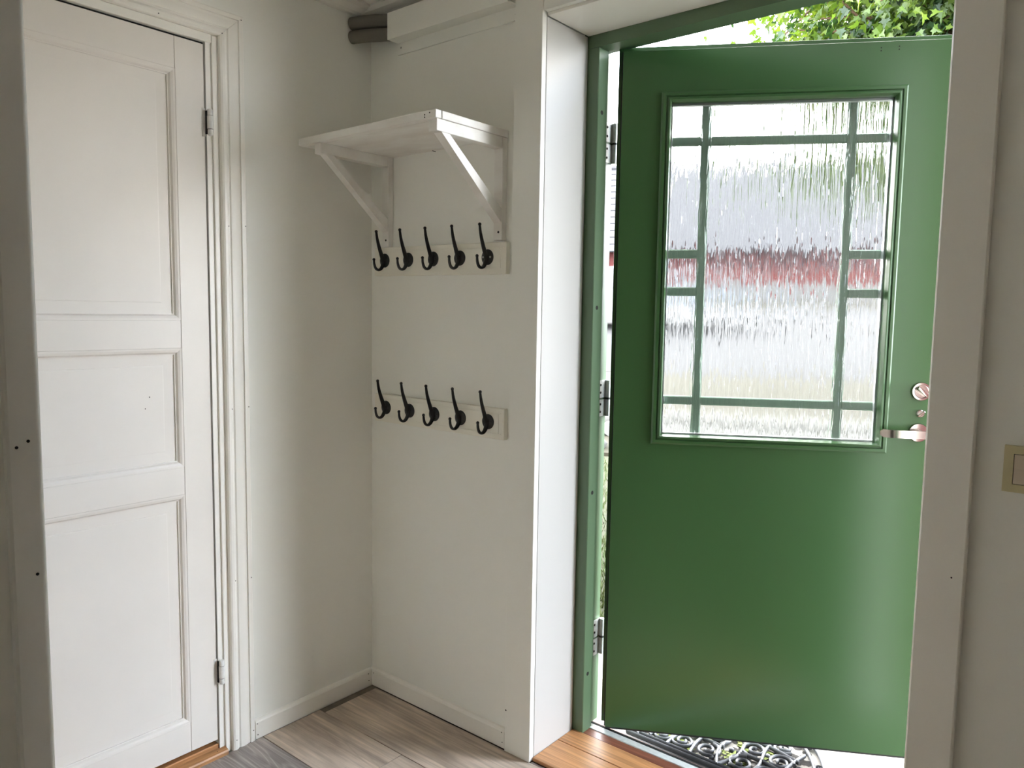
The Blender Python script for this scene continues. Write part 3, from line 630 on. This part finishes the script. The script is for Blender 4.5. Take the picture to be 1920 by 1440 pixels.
fc = tag(empty('wall_outside', (OX0, 0.3, 0)), 'red painted board cladding on the outside of the house around the entrance door', 'wall', kind='structure')
def loc3(bm): bmesh.ops.translate(bm, verts=bm.verts[:], vec=(-OX0, -0.3, 0)); return bm
x = -4.0
while x < 7.0:
    if x + 0.16 < OX0 - 0.09 or x > OX1 + 0.09: obj('board', loc3(B(x + 0.001, x + 0.159, 0.3012, 0.319, -0.30, 2.62)), 'falu_red', fc)
    x += 0.16
obj('outer_casing', loc3(B(OX0 - 0.10, OX0 - 0.004, 0.3056, 0.326, -0.1, 2.20, bev=0.002)), 'facade', fc)
obj('outer_casing', loc3(B(OX1 + 0.004, OX1 + 0.10, 0.3056, 0.326, -0.1, 2.20, bev=0.002)), 'facade', fc)
obj('outer_casing', loc3(B(OX0 - 0.10, OX1 + 0.10, 0.3056, 0.324, OZ + 0.003, 2.20, bev=0.002)), 'facade', fc)
obj('upper_boards', loc3(B(OX0 - 0.18, OX1 + 0.18, 0.3012, 0.316, 2.201, 2.62)), 'falu_red', fc)
tag(obj('eaves_blocker', prism(bmesh.new(), [(0.30, 2.62), (0.78, 2.46), (0.78, 2.56), (0.30, 2.74)], -4, 7.5, 'x'), 'facade'), 'unseen roof overhang added to block high sky light above the entrance door', 'eaves_blocker', kind='structure')  # overhang out of view, added to cut high sky light on the door
# ------------------------------------------------------------------ outdoors : step, mat, lawn, yard, house, car, tree
tag(obj('door_step', B(0.2, 2.05, 0.302, 1.15, -0.20, -0.062, bev=0.006), 'concrete'), 'pale concrete landing outside the green door', 'step', kind='structure')

mt = tag(empty('door_mat', (1.10, 0.392, -0.062)), 'half-round cast scrollwork doormat on the concrete outside the door', 'doormat')
MA, MB_ = 0.300, 0.41
def matpart(name, pts, r, m='iron_mat', closed=False):
    return obj(name, tube(bmesh.new(), [(p[0], p[1], 0.011) for p in pts], r * 1.12, 8, True, sq=(1.0, 1.5)), m, mt, True, 60)
arc = [(MA * math.cos(R(a)), MB_ * math.sin(R(a))) for a in range(0, 181, 6)]
matpart('rim', arc, 0.0055)
matpart('inner_rim', [(0.90 * p[0], 0.010 + 0.88 * p[1]) for p in arc], 0.0042)
matpart('base_bar', [(-MA, 0), (MA, 0)], 0.0055)
matpart('base_bar', [(-MA * 0.97, 0.022), (MA * 0.97, 0.022)], 0.0035)
def spiral(cx, cy, r0_, turns, a0, sgn=1, tail=0.0, n=26):
    pts = []
    for i in range(n):
        f = i / (n - 1); a = a0 + sgn * f * turns * 2 * math.pi; r = r0_ * (1 - 0.82 * f); pts.append((cx + r * math.cos(a), cy + r * math.sin(a)))
    return pts
random.seed(5)
scr = []
for k in range(9):                                 # border scrolls between the two rims
    a = R(10 + 20 * k); scr.append((0.945 * MA * math.cos(a), 0.005 + 0.94 * MB_ * math.sin(a), 0.016, a, 1))
for (cx, cy, r_, a, s) in scr: matpart('border_scroll', spiral(cx, cy, r_, 1.4, a, s), 0.0030)
inner = []
for side in (-1, 1):
    inner += [(side * 0.055, 0.075, 0.042, R(90), side), (side * 0.135, 0.070, 0.036, R(200), -side), (side * 0.205, 0.062, 0.034, R(60), side), (side * 0.060, 0.170, 0.044, R(-60), -side), (side * 0.145, 0.155, 0.040, R(20), side), (side * 0.205, 0.135, 0.026, R(120), -side), (side * 0.05, 0.265, 0.040, R(80), side), (side * 0.125, 0.240, 0.034, R(-30), -side), (side * 0.055, 0.33, 0.022, R(0), side)]
for (cx, cy, r_, a, s) in inner:
    matpart('scroll', spiral(cx, cy, r_, 1.6, a, s), 0.0040)
for side in (-1, 1):
    for p in ([(0, 0.02), (0.03, 0.10), (0.02, 0.20), (0.0, 0.30), (0.0, 0.36)], [(0.09, 0.02), (0.10, 0.10), (0.085, 0.2), (0.10, 0.31)], [(0.17, 0.02), (0.168, 0.11), (0.18, 0.2), (0.19, 0.24)], [(0.02, 0.12), (0.10, 0.125), (0.17, 0.11), (0.24, 0.12)], [(0.0, 0.22), (0.09, 0.215), (0.19, 0.19)], [(0.235, 0.03), (0.23, 0.09), (0.25, 0.14)]):
        q = spline([(side * a, b, 0) for a, b in p], 5); matpart('vine', [(v.x, v.y) for v in q], 0.0042)
for (x, y) in ((0, 0.13), (0.10, 0.17), (-0.10, 0.17), (0, 0.3), (0.2, 0.1), (-0.2, 0.1), (0.03, 0.05), (-0.03, 0.05)):
    bm = bmesh.new(); bmesh.ops.create_uvsphere(bm, u_segments=10, v_segments=6, radius=0.009, matrix=Matrix.Translation((x, y, 0.006))); obj('boss', bm, 'iron_mat', mt, True)
# moss and seedlings in the gaps of the mat
bm = bmesh.new(); random.seed(11)
for k in range(260):
    x = random.uniform(-0.27, 0.12); y = random.uniform(0.02, 0.36)
    if (x / MA) ** 2 + (y / MB_) ** 2 > 0.8: continue
    if noise.noise((x * 14, y * 14, 0)) < -0.05: continue
    r_ = random.uniform(0.004, 0.009)
    for j in range(3):
        a = random.uniform(0, 6.28); c = Vector((x + 0.006 * math.cos(a), y + 0.006 * math.sin(a), random.uniform(0.0015, 0.006)))
        vs = [bm.verts.new(c + Vector((r_ * math.cos(b + a), r_ * math.sin(b + a), random.uniform(0, 0.003)))) for b in (0, 1.2, 2.4, 3.7, 5.0)]
        bm.faces.new(vs)
bmesh.ops.translate(bm, verts=bm.verts[:], vec=(1.10, 0.392, -0.0618))
sb = bmesh.new()  # dark patches painting shade between the mat scrolls
for k in range(420):
    x = random.uniform(-0.26, 0.28); y = random.uniform(0.01, 0.37)
    if (x / MA) ** 2 + (y / MB_) ** 2 > 0.86 or (x < -0.12 and random.random() < 0.55): continue
    r_ = random.uniform(0.008, 0.018)
    sb.faces.new([sb.verts.new((x + r_ * random.uniform(.6, 1) * math.cos(b), y + r_ * random.uniform(.6, 1) * math.sin(b), 0.0004 + 0.0008 * random.random())) for b in (0, 0.9, 1.8, 2.7, 3.6, 4.5, 5.4)])
bmesh.ops.translate(sb, verts=sb.verts[:], vec=(1.10, 0.392, -0.0618))
tag(obj('mat_shade_patches', sb, 'mat_shade'), 'dark patches painting the shade under the scrollwork doormat', 'mat_shade', kind='stuff')
tag(obj('moss_tufts', bm, 'moss'), 'yellow-green moss and seedlings showing through the doormat', 'moss', kind='stuff')

# outdoor frame : v away from the door, u to the right, seen from the door
OA = R(22); vd = Vector((-math.sin(OA), math.cos(OA), 0)); ud = Vector((math.cos(OA), math.sin(OA), 0))
def W(u, v, z=0.0): return Vector((CAM.x, CAM.y, 0)) + ud * u + vd * v + Vector((0, 0, z))
def gz(v): return -0.10 if v < 7.0 else -0.10 + (v - 7.0) * 0.10 if v < 18.5 else 1.05 + (v - 18.5) * 0.10
def strip(name, v0, v1, u0_, u1_, m, label, nv=4, dz=0.0):
    bm = bmesh.new(); rows_ = []
    for i in range(nv + 1):
        v = v0 + (v1 - v0) * i / nv; rows_.append([bm.verts.new(W(u, v, gz(v) + dz)) for u in (u0_, u1_)])
    for i in range(nv): bm.faces.new((rows_[i][0], rows_[i][1], rows_[i + 1][1], rows_[i + 1][0]))
    top = bm.faces[:]; r_ = bmesh.ops.extrude_face_region(bm, geom=top)
    bmesh.ops.translate(bm, verts=[e for e in r_['geom'] if isinstance(e, bmesh.types.BMVert)], vec=(0, 0, -0.3))
    return tag(obj(name, bm, m), label, 'ground', kind='structure')
# lawn follows the house front, so it is laid in world axes up to the yard
bm = bmesh.new()
c4 = [(-14, 0.302), (14, 0.302), (W(12, 10.2).x, W(12, 10.2).y), (W(-9, 10.2).x, W(-9, 10.2).y)]
A_ = [bm.verts.new((x, y, -0.10)) for x, y in c4]; B_ = [bm.verts.new((x, y, -0.4)) for x, y in c4]
bm.faces.new(A_); bm.faces.new(list(reversed(B_)))
for i in range(4): bm.faces.new((A_[i], A_[(i + 1) % 4], B_[(i + 1) % 4], B_[i]))
tag(obj('lawn', bm, 'lawn_soil'), 'green lawn outside the entrance door', 'lawn', kind='structure')
strip('grass_verge', 7.4, 12.0, -16, 16, 'field_grass', 'olive rough grass verge rising beyond the lawn', dz=-0.005)
strip('gravel_yard', 12.0, 24.0, -26, 26, 'gravel', 'pale gravel yard in front of the red house', 6, dz=0.0)
strip('far_ground', 24.0, 70.0, -60, 60, 'field_grass', 'grassy ground around the red house', 4)

# grass blades (uncountable)
random.seed(21); V_ = []; F_ = []
for k in range(26000):
    v = 3.0 + 4.1 * random.random() ** 1.2; u = random.uniform(-2.4, 2.2) * (v / 6.0)
    p = W(u, v, -0.10 if v < 7.0 else gz(v) - 0.005)
    if p.y < 1.17: continue
    h = random.uniform(0.03, 0.085); a = random.uniform(0, 6.28); d = Vector((math.cos(a), math.sin(a), 0)); b = len(V_)
    lean = Vector((random.uniform(-1, 1), random.uniform(-1, 1), 0)) * h * 0.5
    V_ += [p - d * 0.004, p + d * 0.004, p + lean + Vector((0, 0, h))]; F_.append((b, b + 1, b + 2))
me = bpy.data.meshes.new('grass_blades'); me.from_pydata([tuple(v) for v in V_], [], F_)
tag(obj('grass_blades', me, 'grass_blade'), 'short green grass blades growing on the lawn', 'grass', kind='stuff')

# edging stones between lawn and verge
random.seed(9); k = 0
for row, v0 in enumerate((7.6, 8.15, 8.8)):
    u = -3.4
    while u < 3.4:
        wv = random.uniform(0.32, 0.55); bm = bmesh.new()
        bmesh.ops.create_icosphere(bm, subdivisions=2, radius=1.0)
        for vv in bm.verts:
            vv.co *= 1 + 0.18 * noise.noise(vv.co * 1.7 + Vector((k * 3.1, 0, 0)))
            vv.co = Vector((vv.co.x * wv * 0.5, vv.co.y * 0.19, vv.co.z * 0.11))
        o = obj('edging_stone', bm, 'stone', None, True, 30); o.location = W(u + wv / 2, v0 + random.uniform(-0.05, 0.05), gz(v0) + 0.035); o.rotation_euler = (0, 0, OA + random.uniform(-0.15, 0.15))
        tag(o, 'rough grey edging stone in the rows beyond the lawn', 'stone', 'edging stones beyond the lawn'); u += wv + 0.04; k += 1

# red house with grey tiled roof
HV = 26.0; hs = tag(empty('red_house', W(0, HV, 0), OA), 'red timber house with grey tiled roof across the yard', 'house')
zb = 1.75; ze = 3.75; zr = 6.75; HLn = 11.0
obj('foundation', B(-HLn, HLn, -0.05, 7.0, zb - 0.9, zb + 0.62), 'house_white', hs)
bm = B(-HLn, HLn, 0.0, 6.9, zb + 0.62, ze)
x = -HLn + 0.1
while x < HLn: addbox(bm, x, x + 0.05, -0.025, 0.0, zb + 0.62, ze); x += 0.22
obj('wall', bm, 'falu_red', hs)
for y in (0.0, 6.9):
    pass
bm = bmesh.new(); prism(bm, [(0, ze), (6.9, ze), (3.45, zr)], -HLn, HLn, 'x'); obj('gable', bm, 'falu_red', hs)
sl_ = math.atan2(zr - ze, 3.45)
for side in (0, 1):
    n_ = 13
    for i in range(n_):
        f0 = i / n_; Ls = math.hypot(3.95, (zr - ze) * 3.95 / 3.45) / n_
        yA = -0.5 + 3.95 * f0; zA = zr - (3.45 - yA) * math.tan(sl_) + 0.06
        bm = B(-HLn - 0.4, HLn + 0.4, 0, Ls + 0.05, 0, 0.05)
        bmesh.ops.rotate(bm, verts=bm.verts[:], cent=(0, 0, 0), matrix=Matrix.Rotation(sl_ - 0.05, 3, 'X')); bmesh.ops.translate(bm, verts=bm.verts[:], vec=(0, yA, zA))
        if side: 
            for vv in bm.verts: vv.co.y = 6.9 - vv.co.y
        obj('tile_course', bm, 'roof_tile', hs)
obj('ridge', tube(bmesh.new(), [(-HLn - 0.4, 3.45, zr + 0.10), (HLn + 0.4, 3.45, zr + 0.10)], 0.10, 8), 'roof_tile', hs)
ch = obj('chimney', B(-3.4, -2.6, 3.1, 3.8, zr - 0.4, zr + 0.8, bev=0.01), 'stone', hs); obj('chimney_cap', B(-3.5, -2.5, 3.0, 3.9, zr + 0.8, zr + 0.88), 'roof_tile', ch)
for x in (-9.0, -6.0, 1.2, 4.0, 7.6):
    wn_ = obj('window', frame_plate(x - 0.6, x + 0.6, zb + 0.95, ze - 0.25, x - 0.5, x + 0.5, zb + 1.05, ze - 0.35, -0.06, 0.0), 'house_white', hs)
    obj('pane', B(x - 0.5, x + 0.5, -0.03, -0.02, zb + 1.05, ze - 0.35), 'house_glass', wn_); obj('mullion', B(x - 0.03, x + 0.03, -0.055, -0.03, zb + 1.05, ze - 0.35), 'house_white', wn_)
dr = obj('front_door', B(-1.6, -0.7, -0.06, 0.0, zb + 0.62, ze - 0.12, bev=0.01), 'house_white', hs); obj('door_knob', ball(bmesh.new(), (-0.8, -0.08, zb + 1.5), 0.04), 'nickel', dr)

# parked car on the yard
cr = tag(empty('parked_car', W(-3.0, 18.2, gz(18.2)), OA), 'pale blue-grey car parked on the gravel before the red house', 'car')
body = [(-2.1, 0.28), (-2.12, 0.60), (-1.95, 0.72), (-1.15, 0.82), (1.35, 0.88), (2.0, 0.84), (2.1, 0.6), (2.08, 0.28)]
bm = prism(bmesh.new(), body, -0.85, 0.85, 'y'); bmesh.ops.bevel(bm, geom=bm.edges[:], offset=0.05, segments=2, affect='EDGES'); obj('body', bm, 'car_paint', cr, True, 40)
cab = [(-1.25, 0.82), (-0.55, 1.38), (0.95, 1.42), (1.75, 0.86)]
bm = prism(bmesh.new(), cab, -0.74, 0.74, 'y'); bmesh.ops.bevel(bm, geom=bm.edges[:], offset=0.06, segments=2, affect='EDGES'); cb_ = obj('cabin', bm, 'car_paint', cr, True, 40)
for s in (-1, 1):
    obj('side_window', prism(bmesh.new(), [(-0.98, 0.90), (-0.5, 1.30), (0.1, 1.33), (0.1, 0.90)], s * 0.742, s * 0.752, 'y'), 'car_glass', cb_)
    obj('side_window', prism(bmesh.new(), [(0.18, 0.90), (0.18, 1.33), (0.9, 1.34), (1.45, 0.92)], s * 0.742, s * 0.752, 'y'), 'car_glass', cb_)
    for x in (-1.35, 1.3):
        wl = obj('wheel', lathe(bmesh.new(), [(0.16, -0.09), (0.32, -0.09), (0.33, 0.0), (0.32, 0.09), (0.16, 0.09)], (x, s * 0.80, 0.33), (0, 1, 0), 24), 'tyre', cr, True, 40)
        obj('hub', lathe(bmesh.new(), [(0.19, -0.10), (0.19, 0.10)], (x, s * 0.80, 0.33), (0, 1, 0), 16), 'zinc', wl)

# maple tree hanging over from the right
random.seed(31)
TV, TU = 9.6, 3.6
tr0 = W(TU, TV, -0.1); tree = tag(empty('maple_tree', tr0), 'leafy maple tree whose crown hangs above the open door', 'tree')
CC = W(2.25, 8.5, 5.0) - tr0; CR = Vector((2.9, 2.2, 2.5))
tp = spline([(0, 0, 0), (-0.05, 0.02, 1.2), (-0.15, -0.1, 2.4), CC * 0.75, CC + Vector((0, 0, 1.5))], 5)
obj('trunk', tube(bmesh.new(), tp, [0.17 - 0.14 * i / (len(tp) - 1) for i in range(len(tp))], 12), 'bark', tree, True)
tips = []
for k in range(92):
    for _ in range(200):
        d = Vector((random.uniform(-1, 1), random.uniform(-1, 1), random.uniform(-0.95, 1)))
        if d.length < 1: break
    e = CC + Vector((d.x * CR.x, d.y * CR.y, d.z * CR.z))
    if k >= 74: e = W(random.uniform(0.3, 2.2), random.uniform(7.6, 9.2), random.uniform(2.75, 4.3)) - tr0      # drooping lower branches
    s = tp[random.randint(len(tp) // 2, len(tp) - 2)]
    mid = (s + e) / 2 + Vector((random.uniform(-.2, .2), random.uniform(-.2, .2), random.uniform(0, .35)))
    q = spline([s, mid, e], 5); tips.append(q)
    obj('branch', tube(bmesh.new(), q, [0.035 - 0.028 * i / (len(q) - 1) for i in range(len(q))], 6), 'twig', tree, True)
# maple leaf outline (five lobes), folded along the midrib
lo_ = [(0, -0.10), (0.16, -0.06), (0.42, -0.16), (0.36, 0.06), (0.62, 0.30), (0.32, 0.30), (0.28, 0.42), (0.14, 0.40), (0.16, 0.62), (0, 1.0)]
def leaf_verts():
    c = (0, 0.15, 0.0); pts = [c] + [(x, y, abs(x) * 0.28 - 0.10 * y * y) for x, y in lo_] + [(-x, y, abs(x) * 0.28 - 0.10 * y * y) for x, y in reversed(lo_[1:-1])]
    n_ = len(pts) - 1; fcs = [(0, i + 1, (i + 1) % n_ + 1) for i in range(n_)]
    return pts, fcs
LV, LF = leaf_verts(); LV = [Vector(p) for p in LV]
leafmesh = {}
for nm in ('leaf_green', 'leaf_light', 'leaf_dark'):
    me = bpy.data.meshes.new('leaf'); me.from_pydata([tuple(v) for v in LV], [], LF); me.materials.append(MATS[nm]); leafmesh[nm] = me
cand = []
def leaf_at(p, out):
    s = random.uniform(0.065, 0.115)
    nrm = (out * 0.5 + Vector((random.uniform(-.6, .6), random.uniform(-.6, .6), random.uniform(0.1, 1.1)))).normalized()
    ax = Vector((random.uniform(-1, 1), random.uniform(-1, 1), -0.9)); ax = (ax - nrm * ax.dot(nrm)).normalized(); sx = ax.cross(nrm)
    M = Matrix(((sx.x, ax.x, nrm.x), (sx.y, ax.y, nrm.y), (sx.z, ax.z, nrm.z)))
    cand.append((p, M, s))
for q in tips:
    for j in range(330):
        f = random.uniform(0.30, 1.0); i = min(int(f * (len(q) - 1)), len(q) - 2)
        p = q[i].lerp(q[i + 1], f * (len(q) - 1) - i) + Vector((random.gauss(0, .24), random.gauss(0, .24), random.gauss(-.05, .20)))
        leaf_at(p, (p - CC).normalized())
mats3 = ['leaf_green', 'leaf_green', 'leaf_light', 'leaf_light', 'leaf_dark']
cl = CAM - tr0
# the leaves nearest to the doorway are single objects, the rest is one mass of foliage
eye = Vector((1.4, 0.4, 1.9)) - tr0; look = (W(1.3, 8.0, 4.55) - tr0 - cl).normalized()
def key(c):
    d = (c[0] - cl); return (1 - d.normalized().dot(look)) * 40 + d.length * 0.35
cand.sort(key=key)
for p, M, s in cand[:300]:
    o = bpy.data.objects.new('leaf', leafmesh[random.choice(mats3)]); COL.objects.link(o); o.parent = tree
    o.location = p; o.rotation_euler = M.to_euler(); o.scale = (s, s, s)
V_ = []; F_ = []; MI = []
for p, M, s in cand[300:]:
    b = len(V_); V_ += [tuple(p + M @ (v * s)) for v in LV]; F_ += [tuple(i + b for i in f) for f in LF]; MI += [random.choice((0, 0, 1, 2))] * len(LF)
me = bpy.data.meshes.new('foliage'); me.from_pydata(V_, [], F_)
for nm in ('leaf_green', 'leaf_light', 'leaf_dark'): me.materials.append(MATS[nm])
me.polygons.foreach_set('material_index', MI)
fo = bpy.data.objects.new('foliage', me); COL.objects.link(fo); fo.parent = tree; fo['kind'] = 'stuff'

# maple copies: an added sky-light blocker, then a tree behind the first
def copy_tree(src, loc, rz, label):
    r_ = src.copy(); COL.objects.link(r_); r_.location = loc; r_.rotation_euler = (0, 0, rz); r_['label'] = label
    for ch_ in list(src.children):
        if ch_.name.startswith('leaf'): continue
        c_ = ch_.copy(); COL.objects.link(c_); c_.parent = r_
    return r_
tree['group'] = 'maple trees around the yard'
def sized(o, sx, sz): o.scale = (sx, sx, sz); return o
sized(copy_tree(tree, (7.6, 1.6, -0.1), R(160), 'unseen maple added right of the entrance door to block sky light'), 1.0, 0.74)  # out-of-view tree added to keep sky light off the green door
sized(copy_tree(tree, W(5.6, 16.0, gz(16.0) - 0.1), R(15), 'larger maple standing behind the one over the door'), 1.5, 1.45)
